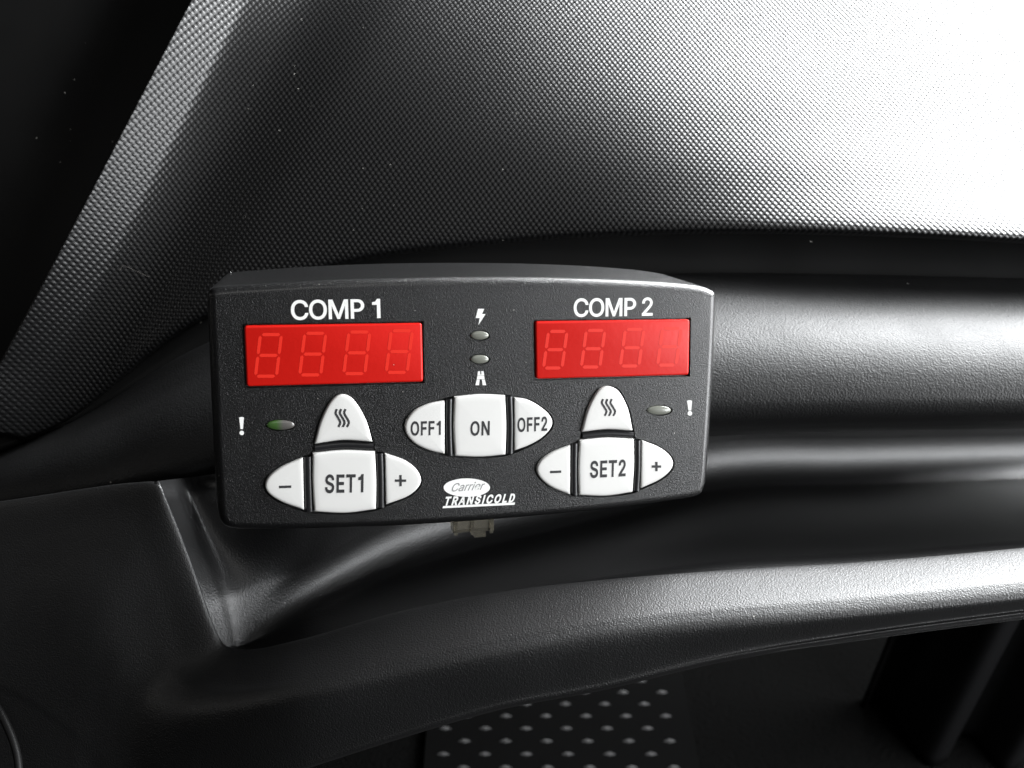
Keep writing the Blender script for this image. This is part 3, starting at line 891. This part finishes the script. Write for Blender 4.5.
def stroke(name, lines, w, m, parent, key):
    """thin printed strokes (photo px width w) along smooth lines"""
    hh = key.h + key.crown * 0.8
    V, Fc = [], []
    for ln in lines:
        q = cr(np.array(FF(ln, hh)), 5)
        d = np.gradient(q, axis=0)
        d /= np.linalg.norm(d, axis=1, keepdims=True)
        nn = np.stack([-d[:, 1], d[:, 0]], 1) * w * 0.5 * 0.25
        o = len(V)
        for i in range(len(q)):
            for sg in (1, -1):
                u, v = q[i] + sg * nn[i]
                V.append((u, v, key.z(u, v) + 0.045))
        for i in range(len(q) - 1):
            Fc.append((o + 2 * i, o + 2 * i + 1, o + 2 * i + 3, o + 2 * i + 2))
    V = np.array(V)
    return dmesh(name, V, up(V, Fc), m, parent)


KEYS = {}


def button(k, label, bev=0.55, crown=0.3):
    q = outline(OUT[k], BH)
    key = Key(q, -POCK + 0.02, BH, bev, crown)
    o = dmesh('button', key.V, key.F, M['button'], sharp=60)
    o['label'] = label
    KEYS[k] = (o, key)
    return o, key


LEG = {'off1': ('OFF1', (410.8, 435.2), (440.8, 434.4), 13.2), 'off2': ('OFF2', (517.6, 431.6), (547.2, 430.2), 13.2), 'on': ('ON', (470.4, 435.2), (489.6, 434.8), 13.4),
       'set1': ('SET1', (325, 492.4), (363.4, 491.6), 17.0), 'set2': ('SET2', (590, 477.4), (625.6, 475.6), 15.6)}
NAMES = {'off1': 'white button marked OFF1', 'off2': 'white button marked OFF2', 'on': 'white button marked ON', 'set1': 'white button marked SET1', 'set2': 'white button marked SET2',
         'minus1': 'white minus button beside SET1', 'plus1': 'white plus button beside SET1', 'minus2': 'white minus button beside SET2', 'plus2': 'white plus button beside SET2',
         'heat1': 'white domed button with heat waves above SET1', 'heat2': 'white domed button with heat waves above SET2'}
for k, lab in NAMES.items():
    button(k, lab, crown=0.08 if k.startswith('heat') else 0.06)
for k, (s, p0, p1, cap) in LEG.items():
    letter('legend', s, p0, p1, cap, M['print_dark'], KEYS[k][0], KEYS[k][1], bold=0.02, track=0.045)


def bar(x0, x1, y, t):
    return [(x0, y - t), (x1, y - t), (x1, y + t), (x0, y + t)]


def bars(cx, cy, a, t, tilt=0.0):
    return [[(cx - a, cy - t + tilt), (cx + a, cy - t - tilt), (cx + a, cy + t - tilt), (cx - a, cy + t + tilt)]]


poly('legend', bars(285.2, 486.8, 6.1, 1.25, 0.2), M['print_dark'], *KEYS['minus1'])
poly('legend', bars(555.6, 471.8, 5.6, 1.2, 0.2), M['print_dark'], *KEYS['minus2'])
for k, cx, cy, a in (('plus1', 400.6, 480.6, 5.6), ('plus2', 656.4, 466.5, 4.7)):
    t = 1.2
    poly('legend', [[(cx - a, cy - t), (cx - t, cy - t), (cx - t, cy - a), (cx + t, cy - a), (cx + t, cy - t), (cx + a, cy - t), (cx + a, cy + t), (cx + t, cy + t), (cx + t, cy + a),
                     (cx - t, cy + a), (cx - t, cy + t), (cx - a, cy + t)]], M['print_dark'], *KEYS[k])
for k, cx, cy, hh in (('heat1', 342.4, 418, 9.0), ('heat2', 608.6, 407.4, 8.4)):
    stroke('legend', [[(cx + dx - 2.2, cy - hh), (cx + dx - 1.6, cy - hh * 0.45), (cx + dx + 1.6, cy), (cx + dx + 2.2, cy + hh * 0.45), (cx + dx - 1.2, cy + hh)] for dx in (-4.4, 0, 4.4)] if False else
           [[(cx + dx - 1.2, cy - hh), (cx + dx - 2.4, cy - hh * 0.55), (cx + dx + 0.2, cy), (cx + dx + 2.2, cy + hh * 0.5), (cx + dx + 0.4, cy + hh)] for dx in (-4.3, 0, 4.3)],
           2.2, M['print_dark'], *KEYS[k])


# ---- dark ribs between the keys
def rib(px, w, h0=-POCK + 0.02, h1=0.55):
    q = cr(np.array(FF(px, 0.3)), 6) if len(px) > 2 else np.array(FF(px, 0.3))
    d = np.gradient(q, axis=0)
    d /= np.linalg.norm(d, axis=1, keepdims=True)
    nn = np.stack([-d[:, 1], d[:, 0]], 1)
    sec = [(-w / 2, h0), (-w / 2, h1 - 0.5)] + [(-w / 2 * math.cos(R(a)), h1 - 0.5 + 0.5 * math.sin(R(a))) for a in range(20, 180, 20)] + [(w / 2, h1 - 0.5), (w / 2, h0)]
    V, k = [], len(sec)
    for p, n in zip(q, nn):
        V += [(*(p - n * s), z) for s, z in sec]
    Fc = [(i * k + j, (i + 1) * k + j, (i + 1) * k + (j + 1) % k, i * k + (j + 1) % k) for i in range(len(q) - 1) for j in range(k)]
    Fc.append(tuple(range(k)))
    Fc.append(tuple(range((len(q) - 1) * k, len(q) * k))[::-1])
    Fc = [f[::-1] for f in Fc]
    return dmesh('divider', V, Fc, M['divider'], sharp=50)


rib([(307.8, 457), (308.2, 484), (309.2, 511.5)], 1.9)
rib([(380, 453.6), (380.8, 480), (381, 507.5)], 1.9)
rib([(315, 448.6), (343, 445.4), (373.5, 446.6)], 1.7)
rib([(449.6, 399), (449.2, 426), (450, 455.5)], 1.7)
rib([(509.9, 396.6), (510.8, 424), (510.3, 453.5)], 1.7)
rib([(575.2, 443.4), (574.8, 469), (575, 495.4)], 1.8)
rib([(638.4, 440.6), (638.4, 465), (637, 490.8)], 1.8)
rib([(582.6, 436.4), (607.7, 433.8), (633.6, 435)], 1.6)

# ---- displays with unlit seven-segment digits
for k, lab, digs, ytop, ybot, wpx, msg in (('disp1', 'red display window under COMP 1', (268.4, 312.7, 356.8, 399.2), 334.6, 376.2, 25.0, 'segment'),
                                           ('disp2', 'red display window under COMP 2', (555.2, 593.0, 632.0, 669.2), 331.4, 368.0, 22.5, 'segment_faint')):
    q = outline(OUT[k], 0.6)
    # rounded corners
    P = []
    for i in range(4):
        a, b, c = q[i - 1], q[i], q[(i + 1) % 4]
        ra, rc = (a - b) / np.linalg.norm(a - b), (c - b) / np.linalg.norm(c - b)
        r_ = 0.8
        for t in np.linspace(0, 1, 6):
            P.append((b + ra * r_) * (1 - t) ** 2 + 2 * t * (1 - t) * b + (b + rc * r_) * t ** 2)
    P = np.array(P)
    rings = [ring(P, -POCK + 0.02), ring(P, 0.1)]
    for a in (22, 45, 67, 90):
        t = R(a)
        rings.append(ring(offs(P, 0.5 * (1 - math.cos(t))), 0.1 + 0.5 * math.sin(t)))
    V, Fc = loft(rings)
    d = dmesh('display', V, Fc, M['display'], sharp=50)
    d['label'] = lab
    tilt = (OUT[k][0][1][1] - OUT[k][0][0][1]) / (OUT[k][0][1][0] - OUT[k][0][0][0])
    xm = OUT[k][0][0][0]
    for cx in digs:
        y0, y1 = ytop + tilt * 2 * (cx - digs[0]), ybot + tilt * 2 * (cx - digs[0])
        H, Wd, sl, t = y1 - y0, wpx - 4, 5.0, 3.2
        ym = (y0 + y1) / 2

        def X(x, y):
            return (cx + x + sl * (ym - y) / H, y)
        hw = Wd / 2
        SEG = []
        for yy in (y0, ym, y1):
            s = t / 2
            SEG.append([X(-hw + 1.2, yy), X(-hw + 1.2 + s, yy - s), X(hw - 1.2 - s, yy - s), X(hw - 1.2, yy), X(hw - 1.2 - s, yy + s), X(-hw + 1.2 + s, yy + s)])
        for xx in (-hw, hw):
            for ya, yb in ((y0 + 1, ym - 1), (ym + 1, y1 - 1)):
                s = t / 2
                SEG.append([X(xx, ya), X(xx + s, ya + s), X(xx + s, yb - s), X(xx, yb), X(xx - s, yb - s), X(xx - s, ya + s)])
        poly('digit', SEG, M[msg], d, None, 0.6, 0.03)

# ---- indicator lamps
for k, (cx, cy, a, b) in LEDS.items():
    q = ell(cx, cy, a - 1.0, b - 0.8, 0.3)
    c = q.mean(0)
    rings = [ring(q, -POCK + 0.02), ring(q, -0.1)]
    for s, z in ((0.97, 0.12), (0.88, 0.26), (0.7, 0.38), (0.45, 0.46), (0.2, 0.49)):
        rings.append(ring(c + (q - c) * s, z))
    V, Fc = loft(rings)
    o = dmesh('indicator_lamp', V, Fc, M['lens_green'] if k == 'left' else M['lens'], sharp=60)
    o['label'] = {'left': 'oval indicator lamp with a green tint left of the heat button', 'right': 'grey oval indicator lamp beside the right exclamation mark',
                  'power': 'grey oval indicator lamp under the lightning mark', 'road': 'grey oval indicator lamp above the road mark'}[k]

# ---- white printing on the face
letter('lettering', 'COMP 1', (291.3, 319.6), (380.6, 317.6), 18.6, M['print_white'], dev, bold=0.013, track=-0.03)
letter('lettering', 'COMP 2', (573.6, 316.6), (652.6, 315.2), 17.4, M['print_white'], dev, bold=0.013, track=-0.03)
poly('lightning_mark', [(478.0, 308.8), (484.2, 308.8), (482.0, 314.0), (485.6, 314.0), (478.4, 325.0), (479.6, 318.0), (475.6, 318.0)], M['print_white'], dev)
poly('road_mark', [[(478.0, 371.2), (480.1, 371.2), (480.1, 374.4), (481.3, 374.4), (481.3, 371.2), (483.6, 371.2), (484.1, 375.5), (477.4, 375.5)],
                   [(477.4, 375.8), (484.1, 375.8), (484.6, 379.2), (476.8, 379.2)],
                   [(476.7, 379.5), (479.6, 379.5), (479.0, 385.2), (475.4, 385.2)], [(481.9, 379.5), (484.7, 379.5), (486.2, 385.2), (482.6, 385.2)]], M['print_white'], dev)
for x, y0, y1 in ((241.4, 417.0, 435.2), (689.4, 400.3, 415.6)):
    h = y1 - y0
    dot = [(x + 0.4 + 2.3 * math.cos(i * math.pi / 6), y1 - 2.3 + 2.3 * math.sin(i * math.pi / 6)) for i in range(12)]
    poly('warning_mark', [[(x - 2.3, y0 + 0.5), (x - 1, y0), (x + 1.4, y0), (x + 2.5, y0 + 0.5), (x + 1.6, y0 + h * 0.66), (x - 0.9, y0 + h * 0.66)], dot], M['print_white'], dev)

# ---- the maker's badge
bq = ell(466.8, 487.6, 23.2, 9.2, 0.0, 48)
V, Fc = loft([ring(bq, -0.02), ring(bq, 0.045)])
badge = dmesh('badge', V, Fc, M['print_white'])
letter('badge_lettering', 'Carrier', (450.6, 491.6), (482.6, 489.6), 8.0, M['print_grey'], badge, None, 0.045, bold=0.004, shear=0.45, lift=0.03)
letter('badge_lettering', 'TRANSICOLD', (443.6, 505.2), (513.6, 501.8), 7.8, M['print_white'], badge, None, 0.0, bold=0.034, track=0.13, shear=0.28)
poly('underline', [(443.2, 506.0), (515.0, 502.4), (514.4, 504.7), (442.4, 508.2)], M['print_white'], badge)

# ---- small clear clip under the housing
def dbox(bx):
    V, Fc = [], []
    for x0, x1, y0, y1, z0, z1 in bx:
        o = len(V)
        V += [(x0, y0, z0), (x1, y0, z0), (x1, y1, z0), (x0, y1, z0), (x0, y0, z1), (x1, y0, z1), (x1, y1, z1), (x0, y1, z1)]
        Fc += [tuple(i + o for i in f) for f in ((3, 2, 1, 0), (4, 5, 6, 7), (0, 1, 5, 4), (1, 2, 6, 5), (2, 3, 7, 6), (3, 0, 4, 7))]
    return V, Fc


a, b = F(453, 528, -5), F(494, 533.5, -5)
V, Fc = dbox([(a[0], b[0], b[1] + 0.9, a[1] + 3, -9.0, -5.0), (a[0] + 0.3, a[0] + 1.2, b[1] + 0.3, a[1] + 3, -5.0, -4.6), (a[0] + 4.8, a[0] + 5.6, b[1] + 0.3, a[1] + 3, -5.0, -4.6),
              (b[0] - 1.2, b[0] - 0.3, b[1] + 0.3, a[1] + 3, -5.0, -4.6), (a[0] + 5.9, b[0] - 2.2, b[1] - 0.9, b[1] + 0.88, -8.4, -5.4)])
bV, bF = loft([ring(np.array([(-24 * s, -4), (24 * s, -4), (26 * s, -1), (26 * s, 14), (22 * s, 17), (-22 * s, 17), (-26 * s, 14), (-26 * s, -1)]), z) for s, z in ((1.08, -48), (1.0, -40), (1.0, -22.8))])
dmesh('mounting_bracket', bV, bF, M['smooth'], sharp=30)
clip = dmesh('mounting_clip', V, Fc, M['clip'], sharp=30)
bpy.context.view_layer.update()
